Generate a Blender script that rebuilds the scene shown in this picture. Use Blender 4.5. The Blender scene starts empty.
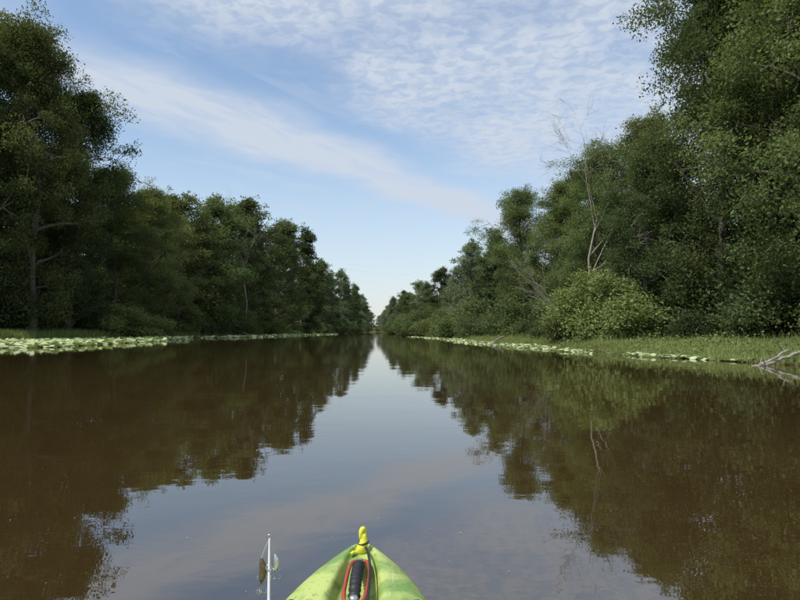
import bpy, math, numpy as np
from mathutils import Vector

scene = bpy.context.scene
scene.view_settings.view_transform = 'Standard'
scene.view_settings.look = 'None'
scene.view_settings.exposure = 0
COL = scene.collection

# ------------------------------------------------------------------ helpers
def nmat(name):
    m = bpy.data.materials.new(name); m.use_nodes = True
    nt = m.node_tree; nt.nodes.clear()
    return m, nt, nt.nodes, nt.links

def N(nodes, t, **kw):
    n = nodes.new(t)
    for k, v in kw.items(): setattr(n, k, v)
    return n

def simple_mat(name, col, rough=0.6, var=0.25, scale=20.0, metallic=0.0, bump=0.0, spec=0.5):
    m, nt, ns, ln = nmat(name)
    out = N(ns, 'ShaderNodeOutputMaterial')
    b = N(ns, 'ShaderNodeBsdfPrincipled')
    b.inputs['Roughness'].default_value = rough
    b.inputs['Metallic'].default_value = metallic
    b.inputs['Specular IOR Level'].default_value = spec
    tc = N(ns, 'ShaderNodeTexCoord')
    no = N(ns, 'ShaderNodeTexNoise'); no.inputs['Scale'].default_value = scale; no.inputs['Detail'].default_value = 6
    ln.new(tc.outputs['Object'], no.inputs['Vector'])
    mr = N(ns, 'ShaderNodeMapRange')
    mr.inputs['From Min'].default_value = 0.3; mr.inputs['From Max'].default_value = 0.7
    mr.inputs['To Min'].default_value = 1 - var; mr.inputs['To Max'].default_value = 1 + var
    ln.new(no.outputs['Fac'], mr.inputs['Value'])
    mul = N(ns, 'ShaderNodeVectorMath', operation='SCALE')
    mul.inputs[0].default_value = col
    ln.new(mr.outputs['Result'], mul.inputs['Scale'])
    ln.new(mul.outputs['Vector'], b.inputs['Base Color'])
    if bump > 0:
        bp = N(ns, 'ShaderNodeBump'); bp.inputs['Distance'].default_value = bump
        ln.new(no.outputs['Fac'], bp.inputs['Height']); ln.new(bp.outputs['Normal'], b.inputs['Normal'])
    ln.new(b.outputs['BSDF'], out.inputs['Surface'])
    return m

def leaf_mat(name, dark, light, trans=0.35, objvar=0.30):
    """leaf: face attribute 'tint' 0..1 picks between two leaf colours"""
    m, nt, ns, ln = nmat(name)
    out = N(ns, 'ShaderNodeOutputMaterial')
    at = N(ns, 'ShaderNodeAttribute', attribute_name='tint')
    mix = N(ns, 'ShaderNodeMix', data_type='RGBA')
    mix.inputs[6].default_value = (*dark, 1); mix.inputs[7].default_value = (*light, 1)
    ln.new(at.outputs['Fac'], mix.inputs[0])
    oi = N(ns, 'ShaderNodeObjectInfo')
    mr = N(ns, 'ShaderNodeMapRange'); mr.inputs['To Min'].default_value = 1 - objvar; mr.inputs['To Max'].default_value = 1 + objvar
    ln.new(oi.outputs['Random'], mr.inputs['Value'])
    hs = N(ns, 'ShaderNodeHueSaturation'); hs.inputs['Saturation'].default_value = 0.92
    mh = N(ns, 'ShaderNodeMapRange'); mh.inputs['To Min'].default_value = 0.475; mh.inputs['To Max'].default_value = 0.515
    m3 = N(ns, 'ShaderNodeMath', operation='FRACT'); m4 = N(ns, 'ShaderNodeMath', operation='MULTIPLY'); m4.inputs[1].default_value = 7.31
    ln.new(oi.outputs['Random'], m4.inputs[0]); ln.new(m4.outputs[0], m3.inputs[0]); ln.new(m3.outputs[0], mh.inputs['Value'])
    ln.new(mh.outputs['Result'], hs.inputs['Hue'])
    ln.new(mr.outputs['Result'], hs.inputs['Value'])
    ln.new(mix.outputs[2], hs.inputs['Color'])
    b = N(ns, 'ShaderNodeBsdfDiffuse')
    ln.new(hs.outputs['Color'], b.inputs['Color'])
    tr = N(ns, 'ShaderNodeBsdfTranslucent')
    tm = N(ns, 'ShaderNodeMix', data_type='RGBA', blend_type='MULTIPLY'); tm.inputs[0].default_value = 1
    tm.inputs[7].default_value = (1.5, 1.5, 0.7, 1)
    ln.new(hs.outputs['Color'], tm.inputs[6]); ln.new(tm.outputs[2], tr.inputs['Color'])
    ms = N(ns, 'ShaderNodeMixShader'); ms.inputs[0].default_value = trans
    ln.new(b.outputs['BSDF'], ms.inputs[1]); ln.new(tr.outputs['BSDF'], ms.inputs[2])
    ln.new(ms.outputs[0], out.inputs['Surface'])
    return m

def mesh_from(name, verts, faces, mats, midx=None, tint=None, smooth=None):
    verts = np.asarray(verts, np.float32); faces = np.asarray(faces, np.int32)
    me = bpy.data.meshes.new(name)
    F, k = faces.shape
    me.vertices.add(len(verts)); me.vertices.foreach_set('co', verts.ravel())
    me.loops.add(F * k); me.loops.foreach_set('vertex_index', faces.ravel())
    me.polygons.add(F); me.polygons.foreach_set('loop_start', np.arange(0, F * k, k, dtype=np.int32))
    for m in mats: me.materials.append(m)
    if midx is not None: me.polygons.foreach_set('material_index', np.asarray(midx, np.int32))
    if smooth is not None: me.polygons.foreach_set('use_smooth', np.asarray(smooth, bool))
    me.update(calc_edges=True)
    if tint is not None:
        a = me.attributes.new('tint', 'FLOAT', 'FACE'); a.data.foreach_set('value', np.asarray(tint, np.float32))
    return me

def obj(name, me, loc=(0, 0, 0), rot=(0, 0, 0), scl=(1, 1, 1), parent=None):
    o = bpy.data.objects.new(name, me); COL.objects.link(o)
    o.location = loc; o.rotation_euler = rot; o.scale = scl
    if parent: o.parent = parent
    return o

class Tubes:
    def __init__(s): s.v = []; s.f = []; s.n = 0
    def add(s, pts, rad, sides=6):
        pts = np.asarray(pts, float); n = len(pts)
        rad = np.broadcast_to(np.asarray(rad, float), (n,))
        t = np.gradient(pts, axis=0); t /= np.linalg.norm(t, axis=1)[:, None] + 1e-9
        ref = np.array([0.0, 0, 1]) if abs(t[0][2]) < 0.8 else np.array([1.0, 0, 0])
        a = np.cross(t, ref); a /= np.linalg.norm(a, axis=1)[:, None] + 1e-9
        b = np.cross(t, a)
        th = np.arange(sides) * 2 * np.pi / sides
        ring = (pts[:, None, :] + rad[:, None, None] * (np.cos(th)[None, :, None] * a[:, None, :] + np.sin(th)[None, :, None] * b[:, None, :]))
        s.v.append(ring.reshape(-1, 3))
        i = np.arange(n - 1)[:, None] * sides; j = np.arange(sides)[None, :]; j2 = (j + 1) % sides
        f = np.stack([i + j, i + j2, i + sides + j2, i + sides + j], -1).reshape(-1, 4) + s.n
        s.f.append(f); s.n += n * sides
    def arrays(s): return np.concatenate(s.v), np.concatenate(s.f)

def leaves(rng, c, L, up=0.7, aspect=0.6):
    n = len(c)
    nor = rng.normal(size=(n, 3)) * 0.6 + np.array([0, 0, up]); nor /= np.linalg.norm(nor, axis=1)[:, None]
    a = rng.normal(size=(n, 3)); a -= nor * np.sum(a * nor, 1)[:, None]; a /= np.linalg.norm(a, axis=1)[:, None]
    b = np.cross(nor, a)
    l = (L * rng.uniform(0.6, 1.3, n))[:, None] * 0.5
    v = np.stack([c - a * l, c + b * l * aspect - a * l * .1, c + a * l, c - b * l * aspect - a * l * .1], 1).reshape(-1, 3)
    f = np.arange(n * 4).reshape(-1, 4)
    return v, f

def unit(v): return v / (np.linalg.norm(v) + 1e-9)

def tree_mesh(name, seed, H=20, R=5, base=0.12, nleaf=30000, leaf=0.25, limbs=26, mats=None, style='round', clump=1.0, sparse=0.0, lean=0.03):
    rng = np.random.default_rng(seed)
    T = Tubes(); r0 = H * 0.014
    k = 12; hs = np.linspace(0, 1, k)
    wob = np.cumsum(rng.normal(0, H * 0.008, (k, 2)), 0) + np.outer(hs, rng.normal(0, lean * H, 2))
    wob -= wob[0]
    tp = np.column_stack([wob, hs * H * 0.93])
    T.add(tp, r0 * (1 - hs * 0.88) * (1 + 0.5 * np.exp(-hs * 25)), 8)
    cl = []
    def prof(f):
        if style == 'cone': return (1 - f) ** 0.8 * 0.95 + 0.06
        if style == 'tall': return max(0.0, math.sin(math.pi * min(1, 0.12 + 0.88 * f))) ** 0.6
        return max(0.0, math.sin(math.pi * (0.10 + 0.86 * f) ** 0.85)) ** 0.7
    az = rng.uniform(0, 6.28)
    for i in range(limbs):
        f = (i + rng.uniform(0, 1)) / limbs
        hh = base + (0.95 - base) * f
        p0 = np.array([np.interp(hh, hs, tp[:, 0]), np.interp(hh, hs, tp[:, 1]), hh * H * 0.93])
        az += 2.4 + rng.normal(0, 0.35)
        ln = max(R * prof(f) * rng.uniform(0.55, 1.25), R * 0.15)
        el = math.radians((5 if style == 'cone' else 18) + 45 * f * (0.3 if style == 'cone' else 1) + rng.normal(0, 9))
        d = np.array([math.cos(az) * math.cos(el), math.sin(az) * math.cos(el), math.sin(el)])
        q = np.linspace(0, 1, 6)
        P = p0 + np.outer(q * ln, d) + np.outer(q ** 2 * ln, [0, 0, rng.uniform(-0.25, 0.12)]) + np.cumsum(rng.normal(0, ln * 0.02, (6, 3)), 0)
        P[0] = p0
        rl = r0 * 0.42 * (1 - 0.7 * f) * (ln / R + 0.25)
        T.add(P, rl * (1 - q * 0.85), 5)
        nsub = rng.integers(4, 7)
        for j in range(nsub):
            qq = rng.uniform(0.3, 1.0)
            s0 = np.array([np.interp(qq, q, P[:, a]) for a in range(3)])
            dd = unit(d * 0.7 + rng.normal(0, 0.65, 3) + np.array([0, 0, 0.15]))
            sl = ln * rng.uniform(0.2, 0.42) + 0.3
            q4 = np.linspace(0, 1, 4)
            S = s0 + np.outer(q4 * sl, dd) + np.outer(q4 ** 2 * sl, [0, 0, -0.15]) + rng.normal(0, sl * 0.03, (4, 3)); S[0] = s0
            T.add(S, rl * 0.35 * (1 - q4 * 0.8) + 0.004, 4)
            if rng.uniform() > sparse:
                cl.append((S[-1], R * rng.uniform(0.08, 0.19) * clump, rng.uniform(0.5, 1.4)))
                for _ in range(3):
                    cl.append((S[rng.integers(1, 4)] + rng.normal(0, R * 0.09, 3), R * rng.uniform(0.045, 0.13) * clump, rng.uniform(0.2, 0.9)))
    for _ in range(5):
        cl.append((tp[-1] + rng.normal(0, R * 0.10, 3) * [1, 1, 1.2], R * rng.uniform(0.07, 0.13), 0.5))
    C = np.array([c[0] for c in cl]); CR = np.array([c[1] for c in cl]); W = np.array([c[2] for c in cl]) * CR ** 1.6
    ids = rng.choice(len(cl), nleaf, p=W / W.sum())
    g = rng.normal(0, 1, (nleaf, 3)); gn = np.linalg.norm(g, axis=1)[:, None]
    g = g / gn * np.minimum(gn, 2.3) * 0.64
    pos = C[ids] + g * CR[ids][:, None] * np.array([1.1, 1.1, 0.60])
    pos[:, 2] -= 0.15 * (g[:, 0] ** 2 + g[:, 1] ** 2) * CR[ids]
    pos[:, 2] = np.maximum(pos[:, 2], 0.1)
    lv, lf = leaves(rng, pos, leaf)
    ct = rng.uniform(0, 1, len(cl))
    tint = np.clip(0.6 * ct[ids] + 0.4 * rng.uniform(0, 1, nleaf), 0, 1)
    tv, tf = T.arrays()
    V = np.concatenate([tv, lv]); F = np.concatenate([tf, lf + len(tv)])
    mi = np.concatenate([np.zeros(len(tf)), np.ones(len(lf))])
    sm = np.concatenate([np.ones(len(tf)), np.zeros(len(lf))])
    return mesh_from(name, V, F, mats, mi, np.concatenate([np.zeros(len(tf)), tint]), sm)

def shrub_mesh(name, seed, H, R, nleaf, leaf, mats):
    rng = np.random.default_rng(seed); T = Tubes(); cl = []
    for i in range(16):
        az = rng.uniform(0, 6.28); tilt = rng.uniform(0.1, 1.15)
        d = np.array([math.cos(az) * math.sin(tilt) * R / H * 1.3, math.sin(az) * math.sin(tilt) * R / H * 1.3, math.cos(tilt)])
        ln = H * rng.uniform(0.5, 1.0); q = np.linspace(0, 1, 6)
        P = np.outer(q * ln, d) + np.outer(q ** 2 * ln, [0, 0, -0.12]) + np.cumsum(rng.normal(0, ln * .02, (6, 3)), 0); P[0] = [rng.normal(0, .1), rng.normal(0, .1), -0.1]
        T.add(P, 0.035 * (1 - q * 0.85) * H / 3, 5)
        for j in range(6):
            k = rng.uniform(0.3, 1)
            c = np.array([np.interp(k, q, P[:, a]) for a in range(3)]) + rng.normal(0, R * 0.12, 3)
            cl.append((c, R * rng.uniform(0.10, 0.24), rng.uniform(0.4, 1.3)))
    C = np.array([c[0] for c in cl]); CR = np.array([c[1] for c in cl]); W = np.array([c[2] for c in cl]) * CR ** 1.6
    ids = rng.choice(len(cl), nleaf, p=W / W.sum())
    g = rng.normal(0, 1, (nleaf, 3)) * 0.62
    pos = C[ids] + g * CR[ids][:, None] * np.array([1.05, 1.05, 0.75]); pos[:, 2] = np.abs(pos[:, 2]) + 0.03
    lv, lf = leaves(rng, pos, leaf)
    ct = rng.uniform(0, 1, len(cl)); tint = 0.45 * ct[ids] + 0.55 * rng.uniform(0, 1, nleaf)
    tv, tf = T.arrays()
    V = np.concatenate([tv, lv]); F = np.concatenate([tf, lf + len(tv)])
    mi = np.concatenate([np.zeros(len(tf)), np.ones(len(lf))])
    return mesh_from(name, V, F, mats, mi, np.concatenate([np.zeros(len(tf)), tint]))

def bare_mesh(name, seed, H, mats, spread=0.45, levels=4, rad=0.008):
    rng = np.random.default_rng(seed); T = Tubes()
    def br(p, d, ln, r, lv):
        q = np.linspace(0, 1, 6)
        P = p + np.outer(q * ln, d) + np.cumsum(rng.normal(0, ln * 0.03, (6, 3)), 0); P[0] = p
        T.add(P, r * (1 - q * 0.65), 6 if lv < 2 else 4)
        if lv >= levels: return
        for j in range(6 if lv == 0 else 4):
            k = rng.uniform(0.35, 1.0)
            s = np.array([np.interp(k, q, P[:, a]) for a in range(3)])
            dd = unit(d + rng.normal(0, spread, 3) * 1.3 + np.array([0, 0, .1]))
            br(s, dd, ln * rng.uniform(0.4, 0.65), max(r * (1 - k * .65) * 0.6, .007), lv + 1)
    br(np.zeros(3), np.array([0.05, 0, 1.0]), H * 0.62, H * rad, 0)
    v, f = T.arrays()
    return mesh_from(name, v, f, mats, smooth=np.ones(len(f)))

# ------------------------------------------------------------------ materials
bark = simple_mat('bark', (0.11, 0.095, 0.075), 0.9, 0.4, 6, bump=0.02)
deadwood = simple_mat('dead_wood', (0.30, 0.27, 0.22), 0.9, 0.3, 8, bump=0.01)
deadgrey = simple_mat('dead_wood_grey', (0.26, 0.24, 0.20), 0.9, 0.3, 8, bump=0.01)
leafA = leaf_mat('leaf_broad', (0.060, 0.092, 0.034), (0.165, 0.205, 0.080))
leafB = leaf_mat('leaf_dark', (0.044, 0.070, 0.032), (0.115, 0.155, 0.064))
leafC = leaf_mat('leaf_light', (0.13, 0.185, 0.055), (0.27, 0.33, 0.13), objvar=.05)
leafHaze = leaf_mat('leaf_far_haze', (0.100, 0.135, 0.092), (0.165, 0.205, 0.130))  # distance haze put into the leaf colour: paler, greyer green
grassM = leaf_mat('grass_blades', (0.13, 0.175, 0.044), (0.31, 0.35, 0.13), trans=0.3, objvar=0.0)
padM = leaf_mat('lily_leaf', (0.22, 0.32, 0.12), (0.52, 0.60, 0.34), trans=0.1, objvar=0.0)  # pale tone includes the pads' grey surface reflection, painted into the colour

# ------------------------------------------------------------------ terrain
RP = np.array([(-90, 14), (0, 12.5), (10, 11.8), (16, 10.6), (23, 9), (39, 7.7), (77, 6.2), (95, 4.2), (110, 4), (150, 2.2), (200, -1.6), (300, -4.5), (400, -12), (650, -22), (700, -26), (760, -40)], float)
LP = np.array([(-90, -38), (0, -36), (50, -33), (60, -31), (80, -30.5), (90, -28), (110, -27), (150, -26.5), (180, -23.5), (250, -22.5), (400, -23.5), (650, -30), (700, -26), (760, -12)], float)
def XR(y): return np.interp(y, RP[:, 0], RP[:, 1])
def XL(y): return np.interp(y, LP[:, 0], LP[:, 1])
def wav(x, y): return 0.5 * np.sin(x * .31 + 1.7 * np.sin(y * .13)) + 0.3 * np.sin(y * .47 + x * .2) + 0.2 * np.sin(y * 1.3 + 1.1 * x)
def ground(x, y):
    dR = x - XR(y) + 0.5 * wav(x * .2, y); dL = XL(y) - x + 0.8 * wav(x * .2, y * .7)
    d = np.maximum(dR, dL)
    z = np.where(d < 0, np.maximum(d * 0.45, -1.6), 0.0)
    zr = 0.28 * (1 - np.exp(-np.maximum(d, 0) / 0.8)) + 0.035 * np.maximum(d, 0) * (d < 30) + 1.05 * (d >= 30)
    zl = 0.35 * (1 - np.exp(-np.maximum(d, 0) / 1.0)) + np.clip((d - 4) * 0.33, 0, 15)
    z = z + np.where(d > 0, np.where(dL > dR, zl, zr) + 0.05 * wav(x * 2, y * 2) * np.clip(d, 0, 1), 0)
    return z
xs = np.concatenate([[-2500, -1200, -600, -300, -180], np.arange(-120, -50, 4), np.arange(-50, -14, 0.75), np.arange(-14, 4, 2), np.arange(4, 22, 0.4), np.arange(22, 70, 4), [90, 150, 300, 600, 1200, 2500]])
ys = np.concatenate([[-2000, -800, -300, -150], np.arange(-90, 0, 6), np.arange(0, 90, 0.8), np.arange(90, 200, 3), np.arange(200, 760, 10), [800, 1000, 1500, 2500, 4000]])
X, Y = np.meshgrid(xs, ys); Z = ground(X, Y)
nx, ny = len(xs), len(ys)
i = np.arange(ny - 1)[:, None] * nx + np.arange(nx - 1)[None, :]
F = np.stack([i, i + 1, i + nx + 1, i + nx], -1).reshape(-1, 4)
gm, nt, ns, ln = nmat('ground_soil_grass')
out = N(ns, 'ShaderNodeOutputMaterial'); b = N(ns, 'ShaderNodeBsdfDiffuse')
geo = N(ns, 'ShaderNodeNewGeometry'); no = N(ns, 'ShaderNodeTexNoise'); no.inputs['Scale'].default_value = 0.9; no.inputs['Detail'].default_value = 6
ln.new(geo.outputs['Position'], no.inputs['Vector'])
cr = N(ns, 'ShaderNodeValToRGB'); cr.color_ramp.elements[0].position = 0.35; cr.color_ramp.elements[1].position = 0.65
cr.color_ramp.elements[0].color = (0.07, 0.065, 0.035, 1); cr.color_ramp.elements[1].color = (0.11, 0.14, 0.04, 1)
ln.new(no.outputs['Fac'], cr.inputs[0])
sp = N(ns, 'ShaderNodeSeparateXYZ'); ln.new(geo.outputs['Position'], sp.inputs[0])
mr = N(ns, 'ShaderNodeMapRange'); mr.inputs['From Min'].default_value = 0.02; mr.inputs['From Max'].default_value = 0.16
ln.new(sp.outputs['Z'], mr.inputs['Value'])
mx = N(ns, 'ShaderNodeMix', data_type='RGBA'); mx.inputs[6].default_value = (0.06, 0.042, 0.025, 1)
ln.new(mr.outputs['Result'], mx.inputs[0]); ln.new(cr.outputs['Color'], mx.inputs[7]); ln.new(mx.outputs[2], b.inputs['Color'])
ln.new(b.outputs['BSDF'], out.inputs['Surface'])
obj('ground', mesh_from('ground', np.stack([X, Y, Z], -1).reshape(-1, 3), F, [gm], smooth=np.ones(len(F))))

# ------------------------------------------------------------------ water
wm, nt, ns, ln = nmat('river_water')
out = N(ns, 'ShaderNodeOutputMaterial'); b = N(ns, 'ShaderNodeBsdfPrincipled')
b.inputs['Roughness'].default_value = 0.008; b.inputs['IOR'].default_value = 2.6
geo = N(ns, 'ShaderNodeNewGeometry')
n0 = N(ns, 'ShaderNodeTexNoise'); n0.inputs['Scale'].default_value = 0.25; n0.inputs['Detail'].default_value = 3
ln.new(geo.outputs['Position'], n0.inputs['Vector'])
mx = N(ns, 'ShaderNodeMix', data_type='RGBA'); mx.inputs[6].default_value = (0.034, 0.021, 0.007, 1); mx.inputs[7].default_value = (0.046, 0.029, 0.010, 1)
ln.new(n0.outputs['Fac'], mx.inputs[0]); ln.new(mx.outputs[2], b.inputs['Base Color'])
n1 = N(ns, 'ShaderNodeTexNoise'); n1.inputs['Scale'].default_value = 1.0; n1.inputs['Detail'].default_value = 2
n2 = N(ns, 'ShaderNodeTexNoise'); n2.inputs['Scale'].default_value = 7.0; n2.inputs['Detail'].default_value = 2
mp = N(ns, 'ShaderNodeMapping'); mp.inputs['Scale'].default_value = (0.7, 1.1, 1)
ln.new(geo.outputs['Position'], mp.inputs['Vector'])
ln.new(mp.outputs[0], n1.inputs['Vector']); ln.new(mp.outputs[0], n2.inputs['Vector'])
b1 = N(ns, 'ShaderNodeBump'); b1.inputs['Distance'].default_value = 0.0030; ln.new(n1.outputs['Fac'], b1.inputs['Height'])
b2 = N(ns, 'ShaderNodeBump'); b2.inputs['Distance'].default_value = 0.0005; ln.new(n2.outputs['Fac'], b2.inputs['Height']); ln.new(b1.outputs['Normal'], b2.inputs['Normal'])
ln.new(b2.outputs['Normal'], b.inputs['Normal'])
ln.new(b.outputs['BSDF'], out.inputs['Surface'])
obj('river_water', mesh_from('river_water', [(-60, -150, 0), (40, -150, 0), (40, 770, 0), (-60, 770, 0)], [(0, 1, 2, 3)], [wm]))

# ------------------------------------------------------------------ trees
rngP = np.random.default_rng(5)
NEAR = [tree_mesh('near_tree_a', 11, 20, 5.0, 0.06, 92000, 0.16, 40, [bark, leafA], 'tall'),
        tree_mesh('near_tree_b', 12, 20, 5.6, 0.08, 92000, 0.16, 38, [bark, leafA], 'round'),
        tree_mesh('near_tree_c', 13, 20, 4.6, 0.05, 85000, 0.16, 44, [bark, leafB], 'tall')]
MID = [tree_mesh('mid_tree_a', 21, 20, 5.2, 0.05, 28000, 0.30, 34, [bark, leafB], 'tall'),
       tree_mesh('mid_tree_b', 22, 20, 6.0, 0.06, 28000, 0.30, 32, [bark, leafA], 'round'),
       tree_mesh('mid_tree_c', 23, 20, 4.4, 0.04, 26000, 0.30, 40, [bark, leafB], 'cone'),
       tree_mesh('mid_tree_d', 24, 20, 5.6, 0.10, 24000, 0.30, 30, [bark, leafA], 'round', 0.9),
       tree_mesh('mid_tree_e', 25, 20, 4.8, 0.04, 28000, 0.30, 36, [bark, leafHaze], 'tall')]
SHR = [shrub_mesh('shrub_a', 31, 3, 2.2, 14000, 0.14, [bark, leafA]),
       shrub_mesh('shrub_b', 32, 3, 2.6, 14000, 0.14, [bark, leafB])]
SHL = shrub_mesh('shrub_light', 33, 3, 2.2, 34000, 0.11, [bark, leafC])

def plant(name, me, x, y, h, base_h=20.0, wide=1.0, parent=None, sink=0.1, rz=None):
    s = h / base_h
    z = float(ground(np.array(x), np.array(y)))
    return obj(name, me, (x, y, max(z, 0) - sink), (rngP.normal(0, .02), rngP.normal(0, .02), rngP.uniform(0, 6.28) if rz is None else rz),
               (s * wide, s * wide, s), parent)

for x, y, h, m, w in [(15.4, 22.0, 19, 0, .9), (15.5, 28.5, 19.5, 1, .82), (19.0, 26.5, 21, 2, 1), (19.0, 34, 22, 0, .9),
                      (13.0, 33.5, 12.2, 2, 1.1), (12.6, 38.5, 12.8, 1, .9), (12.2, 45, 12.6, 0, 1.0), (17.0, 41, 15.5, 1, .9),
                      (11.4, 57, 14.4, 1, .9), (14.8, 51, 15.4, 2, 1.0), (21, 20, 20, 1, 1), (24, 30, 22, 2, 1)]:
    plant('deciduous_tree', NEAR[m], x, y, h, wide=w)
for x, y, h, m, w in [(-34.0, 56, 31.5, 0, .72), (-35.2, 64, 27.5, 2, .85), (-40, 60, 31, 1, .9), (-34.0, 71, 20.5, 1, 1.05), (-38.5, 50, 29, 2, .9),
                      (-32.2, 78, 20.5, 0, 1)]:
    plant('deciduous_tree', NEAR[m], x, y, h, wide=w)

def empty(name):
    e = bpy.data.objects.new(name, None); COL.objects.link(e); return e
fl = empty('forest')
def ptree(par, x, y, h, wide=1.0, m=None):
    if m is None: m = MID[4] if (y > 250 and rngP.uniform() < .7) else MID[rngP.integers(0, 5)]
    plant('tree', m, x, y, h, wide=wide, parent=par)
for n_, (x, y, h) in enumerate([(-31.5, 86, 21.0), (-30.2, 93, 20), (-29.8, 99, 23.5), (-29.5, 108, 22.5), (-29, 115, 27), (-29, 123, 23.5), (-28.5, 136, 27.5), (-28.5, 150, 25.5), (-27, 162, 31), (-25.5, 180, 23),
                (-25.5, 200, 25.5), (-24.5, 222, 24), (-24.5, 245, 27), (-23.5, 275, 25.5), (-24, 310, 27), (-25, 350, 25), (-26, 400, 26), (-28, 460, 26), (-31, 540, 25), (-33, 620, 25)]):
    ptree(fl, x, y, h, .95, MID[2] if n_ % 4 == 1 else None)
y = 45
while y < 640:
    for off, hh in ((9, 18), (19, 19.5), (32, 20)):
        xx = float(XL(y)) - off + rngP.normal(0, 2)
        if y < 70 and off < 12: continue
        if y > 250 and off > 12: continue
        ptree(fl, xx, y + rngP.normal(0, 2.5), hh * rngP.uniform(.7, 1.15), 1.1)
    y += 7 + y * 0.05
fr = empty('forest')
for x, y, h in [(10.6, 69, 13.2), (10, 84, 13.8), (9.2, 97, 11.5), (8.2, 118, 13.6), (6.8, 148, 13.2), (5.2, 172, 15.2), (3.0, 200, 13.5), (1.8, 235, 17.2), (0, 280, 17.0),
                (-2.5, 325, 20), (-5, 380, 19.5), (-8.5, 440, 20), (-12, 520, 20), (-16, 590, 20), (-20, 650, 20), (-26, 715, 20), (-34, 720, 22), (-18, 710, 22)]:
    ptree(fr, x, y, h, 1.0)
y = 28
while y < 640:
    for off, hh in ((10, 13), (19, 14), (30, 15)):
        if y > 250 and off > 12: continue
        if y < 62 and off > 12: continue
        ptree(fr, float(XR(y)) + off + rngP.normal(0, 1.5) + (3 if y < 45 else 0), y + rngP.normal(0, 2.5), hh * rngP.uniform(.75, 1.15), 1.1)
    y += 7 + y * 0.05

us = empty('bank_shrubs')
y = 34.0
while y < 330:
    plant('shrub', SHR[rngP.integers(0, 2)], float(XR(y)) + (3.0 if y < 60 else 1.4) + rngP.normal(0, .7), y, rngP.uniform(1.4, 4.6) * (1 if y < 90 else 1.4), 3, 1.2, us)
    plant('shrub', SHR[rngP.integers(0, 2)], float(XR(y)) + 5 + rngP.normal(0, 1), y, rngP.uniform(2.5, 4.8) * (1 if y < 90 else 1.5), 3, 1.3, us)
    y += 2.2 + y * .03
y = 40.0
while y < 400:
    o_ = 5.0 if y < 76 else 2.8
    plant('shrub', SHR[rngP.integers(0, 2)], float(XL(y)) - o_ + rngP.normal(0, 1.0), y, rngP.uniform(1.6, 4.2) * (1 if y < 90 else 1.5), 3, 1.3, us)
    plant('shrub', SHR[rngP.integers(0, 2)], float(XL(y)) - 7 + rngP.normal(0, 1), y, rngP.uniform(3.5, 6), 3, 1.2, us)
    y += 2.8 + y * .03
for x, y, h in [(15.5, 20, 3.2), (14.8, 24.5, 2.6), (13.8, 27.5, 1.8), (16.5, 26, 4), (18, 22, 4.5), (17, 18, 3.4), (13.8, 31, 1.8), (20, 19, 5), (19.5, 27, 5), (15.8, 31, 4), (18, 32, 6), (22, 24, 6), (24, 20, 6)]:
    plant('shrub', SHR[rngP.integers(0, 2)], x, y, h, 3, 1.1, us)
plant('willow_shrub', SHL, 10.9, 32.2, 4.2, 3, 1.1)
plant('willow_shrub', SHL, 11.9, 30.6, 1.4, 3, 1.1)
plant('willow_shrub', SHL, -31.0, 69, 4.6, 3, 1.3)

obj('dead_tree', bare_mesh('dead_tree_a', 41, 12.8, [deadwood]), (11.4, 37, 0.3), (0.05, -0.04, 0.3))
obj('dead_tree', bare_mesh('dead_tree_b', 42, 21, [deadgrey], 0.4, rad=.006), (-27.6, 103, 0.5), (0, 0.0, 1))
obj('dead_tree', bare_mesh('dead_tree_c', 43, 6.5, [deadgrey], 0.3, 3), (10.6, 37, 0.3), (0.1, -0.6, 0.0))

def fallen(name, pts, r):
    rng = np.random.default_rng(len(pts) + int(abs(pts[0][0]) * 10)); T = Tubes()
    P = np.array(pts, float); q = np.linspace(0, 1, 12); qq = np.linspace(0, 1, len(P))
    C = np.stack([np.interp(q, qq, P[:, a]) for a in range(3)], 1) + rng.normal(0, r * .4, (12, 3))
    T.add(C, r * (1 - .75 * q), 7)
    for _ in range(4):
        k = rng.integers(3, 11); d = unit(rng.normal(0, 1, 3) + [0, 0, .5]); l = rng.uniform(.2, .6) * r * 10
        T.add([C[k], C[k] + d * l * .5, C[k] + d * l + [0, 0, .1 * l]], [r * .35, r * .22, r * .08], 5)
    v, f = T.arrays(); obj(name, mesh_from(name, v, f, [deadgrey], smooth=np.ones(len(f))))
fallen('fallen_branch', [(11.2, 16.4, .52), (10.4, 16.2, .24), (9.7, 15.9, .08), (8.9, 15.6, -.08)], .062)
fallen('fallen_branch', [(9.2, 15.9, -.1), (9.6, 15.9, .08), (10.05, 15.9, .36), (10.25, 15.9, .40)], .045)
fallen('fallen_branch', [(-30, 104, .5), (-27.5, 102, 1.0), (-25.0, 100, .4), (-23.0, 99, -.1)], .15)
fallen('fallen_branch', [(7.5, 44, .5), (6.6, 42, .25), (6.0, 40, -.05), (5.8, 39, -.1)], .06)

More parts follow.
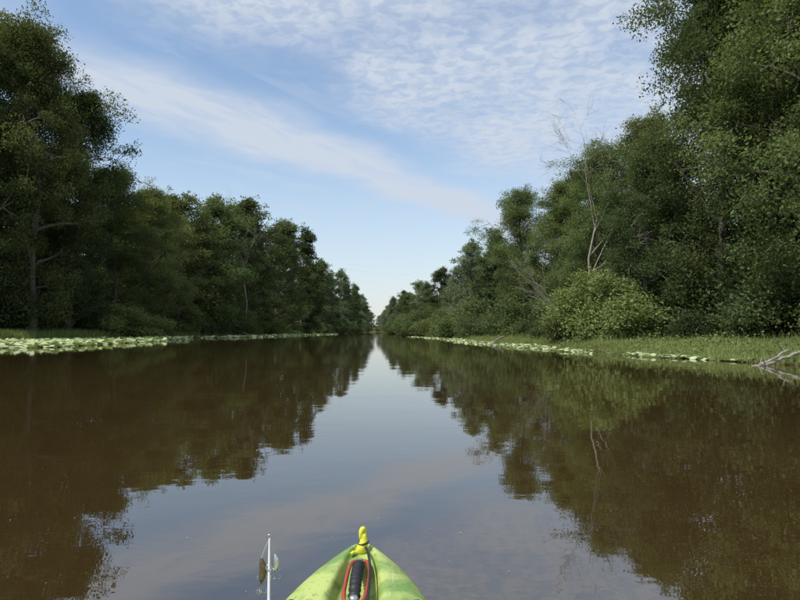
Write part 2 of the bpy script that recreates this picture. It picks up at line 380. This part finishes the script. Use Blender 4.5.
# ------------------------------------------------------------------ grass
def blades(rng, x, y, hmin, hmax, w):
    n = len(x); z = ground(x, y); h = rng.uniform(hmin, hmax, n)
    a = rng.uniform(0, 6.28, n); lean = rng.normal(0, .32, (n, 2)) * h[:, None]
    dx = np.cos(a) * w; dy = np.sin(a) * w
    p = np.stack([x, y, z - .02], 1)
    v0 = p - np.stack([dx, dy, 0 * dx], 1); v1 = p + np.stack([dx, dy, 0 * dx], 1)
    top = p + np.stack([lean[:, 0], lean[:, 1], h], 1)
    v2 = top + np.stack([dx, dy, 0 * dx], 1) * .15; v3 = top - np.stack([dx, dy, 0 * dx], 1) * .15
    return np.stack([v0, v1, v2, v3], 1).reshape(-1, 3)
rng = np.random.default_rng(77)
n = 170000
y = 12 + 60 * rng.uniform(0, 1, n) ** 1.6; off = rng.uniform(-0.6, 7, n)
x = XR(y) + off
k = ground(x, y) > 0.0; x, y, off = x[k], y[k], off[k]
patch = np.clip(.5 + .5 * wav(x * 1.7, y * 1.3), 0, 1)
v = blades(rng, x, y, .04, .20, .009 + 0.0002 * y)
tall = rng.uniform(0, 1, len(x)) < .22 * patch ** 2
vt = blades(rng, x[tall], y[tall], .2, .55, .011)
V = np.concatenate([v, vt]); F = np.arange(len(V)).reshape(-1, 4)
tint = np.concatenate([np.clip(.6 * (1 - patch) + .5 * rng.uniform(0, 1, len(x)), 0, 1), rng.uniform(0, .8, tall.sum())])
obj('grass', mesh_from('grass', V, F, [grassM], tint=tint))
n = 90000
y = 36 + 190 * rng.uniform(0, 1, n) ** 1.7; x = XL(y) - rng.uniform(-1.0, 5.0, n)
k = ground(x, y) > 0.0; x, y = x[k], y[k]
V = blades(rng, x, y, .15, .95, .035); F = np.arange(len(V)).reshape(-1, 4)
obj('grass', mesh_from('grass_left', V, F, [grassM], tint=rng.uniform(.1, 1, len(x))))
m = 9000; cy = 17 + 40 * rng.uniform(0, 1, 150); cx = XR(cy) + rng.uniform(.2, 4, 150)
ii = rng.integers(0, 150, m); c = np.stack([cx[ii] + rng.normal(0, .22, m), cy[ii] + rng.normal(0, .3, m), np.zeros(m)], 1)
c[:, 2] = np.maximum(ground(c[:, 0], c[:, 1]), 0) + np.abs(rng.normal(0, .16, m)) + .03
lv, lf = leaves(rng, c, .11)
obj('bank_weeds', mesh_from('bank_weeds', lv, lf, [leafC], tint=rng.uniform(0, .8, m)))

# ------------------------------------------------------------------ lily pads
def pads(name, x, y, rng, rmin, rmax, tilt, zmax):
    n = len(x); k = 12
    r = rng.uniform(rmin, rmax, n); a0 = rng.uniform(0, 6.28, n)
    th = np.linspace(0.22, 2 * np.pi - .22, k - 1)
    rr = np.concatenate([[.15], np.full(k - 1, 1.0)]); tt = np.concatenate([[0], th])
    lx = rr[None] * np.cos(tt[None] + a0[:, None]) * r[:, None]; ly = rr[None] * np.sin(tt[None] + a0[:, None]) * r[:, None] * .85
    sx, sy = rng.normal(0, tilt, n)[:, None], rng.normal(0, tilt, n)[:, None]
    z0 = .008 + rng.uniform(0, 1, n)[:, None] ** 2 * zmax
    lz = np.maximum(z0 + lx * sx + ly * sy + (rr[None] ** 2) * .02, .004)
    V = np.stack([x[:, None] + lx, y[:, None] + ly, lz], -1).reshape(-1, 3)
    F = np.arange(n * k).reshape(n, k)
    obj(name, mesh_from(name, V, F, [padM], tint=rng.uniform(0, 1, n) ** .8))
rng = np.random.default_rng(9)
def patchy(x, y, t=0.35, s=1.0): return (.5 + .5 * np.sin(x * .9 * s + 2 * np.sin(y * .21 * s)) * np.cos(y * .33 * s + x * .3)) > t * rng.uniform(.2, 1.4, len(x))
y = 28 + 47 * rng.uniform(0, 1, 11500) ** 1.2; t = rng.uniform(0, 1, len(y)); x = XL(y) - .5 + t * np.interp(y, [28, 34, 45, 60, 75], [13, 15.5, 13.5, 10.5, 5])
k = patchy(x, y, .40); pads('lily_pads', x[k], y[k], rng, .12, .27, .30, .22)
y = rng.uniform(80, 170, 4600); x = XL(y) + rng.uniform(0, 1, len(y)) * 7
k = patchy(x, y, .4); pads('lily_pads', x[k], y[k], rng, .14, .30, .28, .2)
y = 17.5 + 80 * rng.uniform(0, 1, 4600) ** 1.3; x = XR(y) - rng.uniform(0, 1, len(y)) ** 1.3 * np.interp(y, [18, 24, 40, 90], [.6, 1.7, 2.8, 3.4]) + .3
k = patchy(x, y, .8, 1.6); pads('lily_pads', x[k], y[k], rng, .06, .14, .25, .08)

# ------------------------------------------------------------------ kayak
def kayak():
    par = empty('kayak'); par.location = (-0.104, 0, 0)
    m, nt, ns, ln = nmat('kayak_plastic')
    out = N(ns, 'ShaderNodeOutputMaterial'); b = N(ns, 'ShaderNodeBsdfPrincipled'); b.inputs['Roughness'].default_value = 0.45
    tc = N(ns, 'ShaderNodeTexCoord'); no = N(ns, 'ShaderNodeTexNoise'); no.inputs['Scale'].default_value = 8; no.inputs['Detail'].default_value = 5; no.inputs['Distortion'].default_value = 1.2
    ln.new(tc.outputs['Object'], no.inputs['Vector'])
    cr = N(ns, 'ShaderNodeValToRGB'); e = cr.color_ramp.elements
    e[0].position = .40; e[0].color = (0.17, 0.30, 0.07, 1); e[1].position = .56; e[1].color = (0.43, 0.52, 0.15, 1)
    ln.new(no.outputs['Fac'], cr.inputs[0])
    n2 = N(ns, 'ShaderNodeTexNoise'); n2.inputs['Scale'].default_value = 90; n2.inputs['Detail'].default_value = 8
    ln.new(tc.outputs['Object'], n2.inputs['Vector'])
    mr = N(ns, 'ShaderNodeMapRange'); mr.inputs['From Min'].default_value = .58; mr.inputs['From Max'].default_value = .70; mr.inputs['To Max'].default_value = .6
    ln.new(n2.outputs['Fac'], mr.inputs['Value'])
    mx = N(ns, 'ShaderNodeMix', data_type='RGBA'); mx.inputs[7].default_value = (.14, .12, .06, 1)
    ln.new(mr.outputs['Result'], mx.inputs[0]); ln.new(cr.outputs['Color'], mx.inputs[6])
    # fine scratches from dragging
    mpp = N(ns, 'ShaderNodeMapping'); mpp.inputs['Scale'].default_value = (220, 6, 30); mpp.inputs['Rotation'].default_value = (0, 0, .25)
    ln.new(tc.outputs['Object'], mpp.inputs['Vector'])
    n3 = N(ns, 'ShaderNodeTexNoise'); n3.inputs['Scale'].default_value = 1; n3.inputs['Detail'].default_value = 3; ln.new(mpp.outputs[0], n3.inputs['Vector'])
    m3 = N(ns, 'ShaderNodeMapRange'); m3.inputs['From Min'].default_value = .66; m3.inputs['From Max'].default_value = .72; m3.inputs['To Max'].default_value = .45
    ln.new(n3.outputs['Fac'], m3.inputs['Value'])
    mx2 = N(ns, 'ShaderNodeMix', data_type='RGBA'); mx2.inputs[7].default_value = (.62, .66, .42, 1)
    ln.new(m3.outputs['Result'], mx2.inputs[0]); ln.new(mx.outputs[2], mx2.inputs[6]); ln.new(mx2.outputs[2], b.inputs['Base Color'])
    bp = N(ns, 'ShaderNodeBump'); bp.inputs['Distance'].default_value = .0015; ln.new(n2.outputs['Fac'], bp.inputs['Height']); ln.new(bp.outputs['Normal'], b.inputs['Normal'])
    ln.new(b.outputs['BSDF'], out.inputs['Surface'])
    black = simple_mat('black_rubber', (.018, .018, .02), .55, .2, 60, bump=.001)
    red = simple_mat('red_plastic', (.36, .06, .035), .45, .15, 40)
    neon = simple_mat('neon_yellow_plastic', (.66, .66, .05), .5, .2, 50)
    steel = simple_mat('steel', (.6, .6, .6), .3, .1, 30, metallic=1)
    ts = np.array([0, .012, .03, .06, .09, .14, .2, .27, .36, .5, .7, 1.0, 1.4, 1.8, 2.2, 2.6, 2.85, 2.97, 3.0])
    tk = [0, .012, .03, .06, .12, .225, .36, .6, 1.0, 1.6, 2.2, 2.7, 2.9, 3.0]; wk = [.020, .040, .062, .085, .118, .160, .198, .25, .32, .365, .33, .2, .1, .015]
    rows = []
    for t in ts:
        w = np.interp(t, tk, wk)
        dk = np.interp(t, [0, .1, .3, .6, .9, 2.4, 3], [.305, .30, .285, .27, .23, .22, .27])
        zk = np.interp(t, [0, .1, .4, 2.6, 3], [.20, .06, -.06, -.06, .15])
        gr = np.interp(t, [.06, .12, .55, .7, .8, 2.0, 2.2], [0, .028, .034, .04, .13, .13, .0])
        gw = np.interp(t, [0, .2, .6, .8, 2.0, 2.2], [.36, .32, .28, .62, .62, .3])
        half = [(0, zk), (.45, zk + .012), (.82, zk + .3 * (dk - zk)), (.97, zk + .75 * (dk - zk) - .012), (1.03, dk - .034), (1.0, dk - .02), (.92, dk - .010),
                (.66, dk + .006), (gw + .12, dk + .010), (gw + .03, dk + .006), (gw - .03, dk - gr * .9), (gw * .5, dk - gr), (0, dk - gr)]
        pts = [(x * w, 1.71 - t, z) for x, z in half] + [(-x * w, 1.71 - t, z) for x, z in half[-2:0:-1]]
        rows.append(pts)
    k = len(rows[0]); V = np.array(rows).reshape(-1, 3)
    F = [(r * k + j, r * k + (j + 1) % k, (r + 1) * k + (j + 1) % k, (r + 1) * k + j) for r in range(len(ts) - 1) for j in range(k)]
    me = bpy.data.meshes.new('hull'); me.from_pydata(V.tolist(), [], F + [tuple(range(k))[::-1], tuple((len(ts) - 1) * k + j for j in range(k))])
    me.materials.append(m); me.polygons.foreach_set('use_smooth', [True] * len(me.polygons)); me.update()
    h = obj('hull', me, parent=par); s = h.modifiers.new('s', 'SUBSURF'); s.levels = 2; s.render_levels = 3
    def part(name, T, mat):
        v, f = T.arrays(); return obj(name, mesh_from(name, v, f, [mat], smooth=np.ones(len(f))), parent=par)
    T = Tubes(); q = np.linspace(0, 1, 60); yy = 1.595 - q * .20
    zz = .283 + .034 * np.sin(np.pi * q) ** .5
    rad = (.0135 + .0012 * np.sign(np.sin(q * 75))) * np.clip(np.sin(np.pi * q) * 6, .35, 1)
    T.add(np.stack([0 * q, yy, zz], 1), rad, 16); part('grip', T, black)
    T = Tubes(); a = np.linspace(0, 2 * np.pi, 49)
    cx = .0265 * np.sign(np.cos(a)) * np.abs(np.cos(a)) ** .45; cy = 1.493 + .125 * np.sign(np.sin(a)) * np.abs(np.sin(a)) ** .6
    T.add(np.stack([cx, cy, .298 + 0 * a], 1), .005, 8); part('handle_frame', T, red)
    for yy in (1.602, 1.388):
        T = Tubes(); T.add([(0, yy, .26), (0, yy, .304), (0, yy, .308), (0, yy, .3085)], [.011, .011, .008, .0001], 14); part('handle_bolt', T, steel)
    T = Tubes(); a = np.linspace(0, np.pi, 14); T.add(np.stack([.014 * np.cos(a), 0 * a + 1.672, .302 + .016 * np.sin(a)], 1), .0035, 8); part('pad_eye', T, black)
    T = Tubes(); a = np.linspace(0, 2 * np.pi, 33)
    T.add(np.stack([.0045 * np.cos(a) + .003, 1.672 + .004 * np.cos(a), .350 + .014 * np.sin(a)], 1), .0065, 8); part('clip_loop', T, neon)
    T = Tubes(); T.add([(.001, 1.668, .300), (-.002, 1.668, .306), (.003, 1.668, .318), (.007, 1.670, .330), (.004, 1.672, .342), (.003, 1.672, .352), (.003, 1.672, .353)], [.011, .016, .0150, .0115, .0105, .0085, .0002], 10); part('clip_body', T, neon)
    T = Tubes(); T.add([(-.001, 1.668, .306), (-.012, 1.660, .303), (-.022, 1.648, .309), (-.028, 1.64, .307)], [.007, .0065, .005, .003], 8); part('webbing_tail', T, neon)
    T = Tubes(); a = np.linspace(0, 2 * np.pi, 20); T.add(np.stack([.005 + .0125 * np.cos(a), 1.669 + .0125 * np.sin(a), .327 + .003 * np.cos(a)], 1), .0028, 6); part('clip_band', T, black)
    q = np.linspace(0, 1, 40)
    T = Tubes(); T.add(np.stack([.010 + .046 * q ** .7 + .006 * np.sin(q * 9), 1.665 - .75 * q, np.interp(q, [0, .08, .3, 1], [.318, .317, .310, .277]) + .003 * np.sin(q * 14)], 1), .0034, 7); part('cord', T, black)
    for sx in (-1, 1):
        T = Tubes(); T.add([(sx * .142, 1.40, .27), (sx * .142, 1.40, .292), (sx * .142, 1.40, .2925)], [.008, .007, .0001], 12); part('deck_bolt', T, steel)
kayak()

# ------------------------------------------------------------------ fishing rod with lures
def rod():
    par = empty('fishing_rod')
    blank = simple_mat('rod_blank', (.50, .50, .48), .35, .1, 30)
    steel = simple_mat('rod_steel', (.55, .55, .55), .25, .1, 30, metallic=1)
    lure = simple_mat('lure_paint', (.10, .07, .035), .3, .5, 90)
    silver = simple_mat('lure_silver', (.75, .75, .72), .25, .2, 90, metallic=.7)
    linem = simple_mat('fishing_line', (.5, .5, .5), .3, .05, 30)
    cork = simple_mat('cork', (.35, .22, .12), .8, .3, 60)
    def part(name, T, mat):
        v, f = T.arrays(); return obj(name, mesh_from(name, v, f, [mat], smooth=np.ones(len(f))), parent=par)
    tip = np.array([-.2756, 1.30, .462]); base = np.array([-.1484, .70, .27])
    T = Tubes(); q = np.linspace(0, 1, 8)[:, None]; T.add(tip + (base - tip) * q, np.linspace(.0022, .005, 8), 10); part('blank', T, blank)
    d = base - tip; hb = base + d * .35
    T = Tubes(); T.add([base, base + d * .1, hb], [.009, .012, .012], 12); part('grip', T, cork)
    a = np.linspace(0, 2 * np.pi, 20)
    for k, r in ((0.0, .005), (.16, .006), (.45, .008)):
        c = tip + d * k + np.array([0, -.002, r + .003]) * (1 if k else .6)
        T = Tubes(); T.add(c + np.stack([r * np.cos(a), 0 * a, r * np.sin(a)], 1), .0012, 6); part('line_guide', T, steel)
    def hang(p, mat, L, w):
        T = Tubes(); T.add([tip, (tip + p) / 2 + [0, 0, .003], p], .0006, 4); part('line', T, linem)
        q = np.linspace(0, 1, 12); T = Tubes()
        T.add(np.stack([p[0] + .004 * np.sin(q * 3), p[1] + 0 * q, p[2] - q * L], 1), w * np.sin(np.pi * (.06 + .88 * q)) ** .7, 10); part('lure_body', T, mat)
        for zf in (.45, 1.0):
            for an in (0, 2.1, 4.2):
                b = np.linspace(0, 4.0, 10); r = .006
                o = np.array([p[0], p[1], p[2] - L * zf - .008])
                xx = r * (1 - np.cos(b)); zz = -r * np.sin(b) - .006
                T = Tubes(); T.add(np.vstack([[o + [0, 0, .006]], o + np.stack([xx * math.cos(an), xx * math.sin(an), zz], 1)]), .0009, 5); part('treble_hook', T, steel)
    hang(np.array([-.290, 1.29, .425]), lure, .05, .008)
    hang(np.array([-.262, 1.29, .435]), silver, .032, .0055)
rod()

T = Tubes()
T.add([(.52, 1.40, -.02), (.55, 1.39, .012), (.60, 1.42, .02), (.66, 1.40, -.005)], [.003, .003, .0025, .001], 5)
T.add([(.57, 1.40, .012), (.60, 1.36, .03), (.62, 1.35, .035)], [.002, .0015, .0008], 5)
T.add([(.75, 1.9, -.01), (.80, 1.93, .015), (.88, 1.91, .01), (.93, 1.94, -.01)], [.003, .003, .002, .001], 5)
v, f = T.arrays(); obj('floating_twig', mesh_from('twig', v, f, [bark]))
rng = np.random.default_rng(3); n = 320
yy = 1.6 + 22 * rng.uniform(0, 1, n) ** 1.8; xx = rng.uniform(-.75, .6, n) * yy
c = np.stack([xx, yy, np.full(n, .004)], 1)
a = rng.uniform(0, 6.28, n); r = rng.uniform(.0015, .005, n)[:, None]
A = np.stack([np.cos(a), np.sin(a), 0 * a], 1); B = np.stack([-np.sin(a), np.cos(a), 0 * a], 1)
V = np.stack([c - A * r, c + B * r * .5, c + A * r, c - B * r * .5], 1).reshape(-1, 3)
obj('floating_leaf_bits', mesh_from('floating_leaf_bits', V, np.arange(4 * n).reshape(-1, 4), [padM], tint=rng.uniform(0, 1, n)))

# ------------------------------------------------------------------ world
EL, AZ = math.radians(54), math.radians(-125)
w = bpy.data.worlds.new('World'); scene.world = w; w.use_nodes = True
try: w.cycles.sampling_method = 'NONE'
except Exception as ex: print(ex)
nt = w.node_tree; ns = nt.nodes; ln = nt.links; ns.clear()
def M(op, a, b=None, c=None, clamp=False):
    n = ns.new('ShaderNodeMath'); n.operation = op; n.use_clamp = clamp
    for i_, v_ in enumerate((a, b, c)):
        if v_ is None: continue
        if isinstance(v_, (int, float)): n.inputs[i_].default_value = v_
        else: ln.new(v_, n.inputs[i_])
    return n.outputs[0]
def MR(v_, a, b, c=0.0, d=1.0, smooth=True):
    n = ns.new('ShaderNodeMapRange'); n.interpolation_type = 'SMOOTHSTEP' if smooth else 'LINEAR'
    ln.new(v_, n.inputs['Value']); n.inputs['From Min'].default_value = a; n.inputs['From Max'].default_value = b
    n.inputs['To Min'].default_value = c; n.inputs['To Max'].default_value = d
    return n.outputs['Result']
def VEC(x, y, z=0.0):
    n = ns.new('ShaderNodeCombineXYZ')
    for i_, v_ in enumerate((x, y, z)):
        if isinstance(v_, (int, float)): n.inputs[i_].default_value = v_
        else: ln.new(v_, n.inputs[i_])
    return n.outputs[0]
def NOI(vec, scale, detail=4, rough=.5, dist=0.0):
    n = ns.new('ShaderNodeTexNoise'); n.noise_dimensions = '2D'; ln.new(vec, n.inputs['Vector']); n.inputs['Scale'].default_value = scale
    n.inputs['Detail'].default_value = detail; n.inputs['Roughness'].default_value = rough; n.inputs['Distortion'].default_value = dist
    return n.outputs['Fac']
tc = ns.new('ShaderNodeTexCoord'); sx = ns.new('ShaderNodeSeparateXYZ'); ln.new(tc.outputs['Generated'], sx.inputs[0])
zc = M('MAXIMUM', sx.outputs['Z'], 0.03)
u = M('DIVIDE', sx.outputs['X'], zc); v = M('DIVIDE', sx.outputs['Y'], zc)
s = M('SUBTRACT', v, M('MULTIPLY', u, 1.5)); al = M('ADD', M('MULTIPLY', u, .83), M('MULTIPLY', v, .55))
pl = VEC(u, v)
big = NOI(pl, 1.3, 4, .55); sw = M('ADD', s, M('MULTIPLY', M('SUBTRACT', big, .5), 1.6))
st = NOI(VEC(M('MULTIPLY', al, .8), M('MULTIPLY', s, 1.1)), 2.2, 7, .6, .3)
mott = MR(NOI(pl, 15, 4, .6, .3), .34, .64)
m1 = M('MULTIPLY', MR(sw, 3.25, 2.3), M('MULTIPLY', M('ADD', .54, M('MULTIPLY', mott, .40)), MR(NOI(pl, 1.8, 4, .6), .3, .58, .6, 1.1)))
dist = M('ABSOLUTE', M('SUBTRACT', M('ADD', s, M('MULTIPLY', M('SUBTRACT', big, .5), .9)), 4.1))
m2 = M('MULTIPLY', MR(dist, .85, .0), MR(st, .3, .60, .7, 1.25))
m3 = M('MULTIPLY', MR(st, .48, .74), .25)
cov = M('MAXIMUM', m1, M('MAXIMUM', m2, m3))
low = MR(sx.outputs['Z'], .0, .40, .62, 0.03)
cov = M('MINIMUM', M('ADD', cov, M('MULTIPLY', low, M('SUBTRACT', 1.0, cov))), .95)
sky = ns.new('ShaderNodeTexSky'); sky.sky_type = 'NISHITA'; sky.sun_disc = False
sky.sun_elevation = EL; sky.sun_rotation = AZ; sky.air_density = 1.2; sky.dust_density = 0.6; sky.ozone_density = 1.5
tint = ns.new('ShaderNodeMix'); tint.data_type = 'RGBA'; tint.blend_type = 'MULTIPLY'; tint.inputs[0].default_value = 1
ln.new(sky.outputs[0], tint.inputs[6]); tint.inputs[7].default_value = (1.25, 1.25, 1.25, 1)
mx = ns.new('ShaderNodeMix'); mx.data_type = 'RGBA'
ln.new(cov, mx.inputs[0]); ln.new(tint.outputs[2], mx.inputs[6]); mx.inputs[7].default_value = (4.6, 5.1, 5.9, 1)
bg = ns.new('ShaderNodeBackground'); bg.inputs['Strength'].default_value = 0.135; ln.new(mx.outputs[2], bg.inputs['Color'])
wo = ns.new('ShaderNodeOutputWorld'); ln.new(bg.outputs[0], wo.inputs['Surface'])

L = bpy.data.lights.new('sun', 'SUN'); L.energy = 4.2; L.angle = math.radians(0.6); L.color = (1, .95, .87)
so = bpy.data.objects.new('sun', L); COL.objects.link(so)
sd = Vector((math.sin(AZ) * math.cos(EL), math.cos(AZ) * math.cos(EL), math.sin(EL)))
so.rotation_euler = (-sd).to_track_quat('-Z', 'Y').to_euler(); so.location = sd * 60

cam = bpy.data.cameras.new('camera'); co = bpy.data.objects.new('camera', cam); COL.objects.link(co)
cam.sensor_width = 36; cam.lens = 27.2; cam.clip_end = 6000; cam.clip_start = 0.05
co.location = (0, 0, .9); co.rotation_euler = (math.radians(90 + 2.95), 0, 0)
scene.camera = co
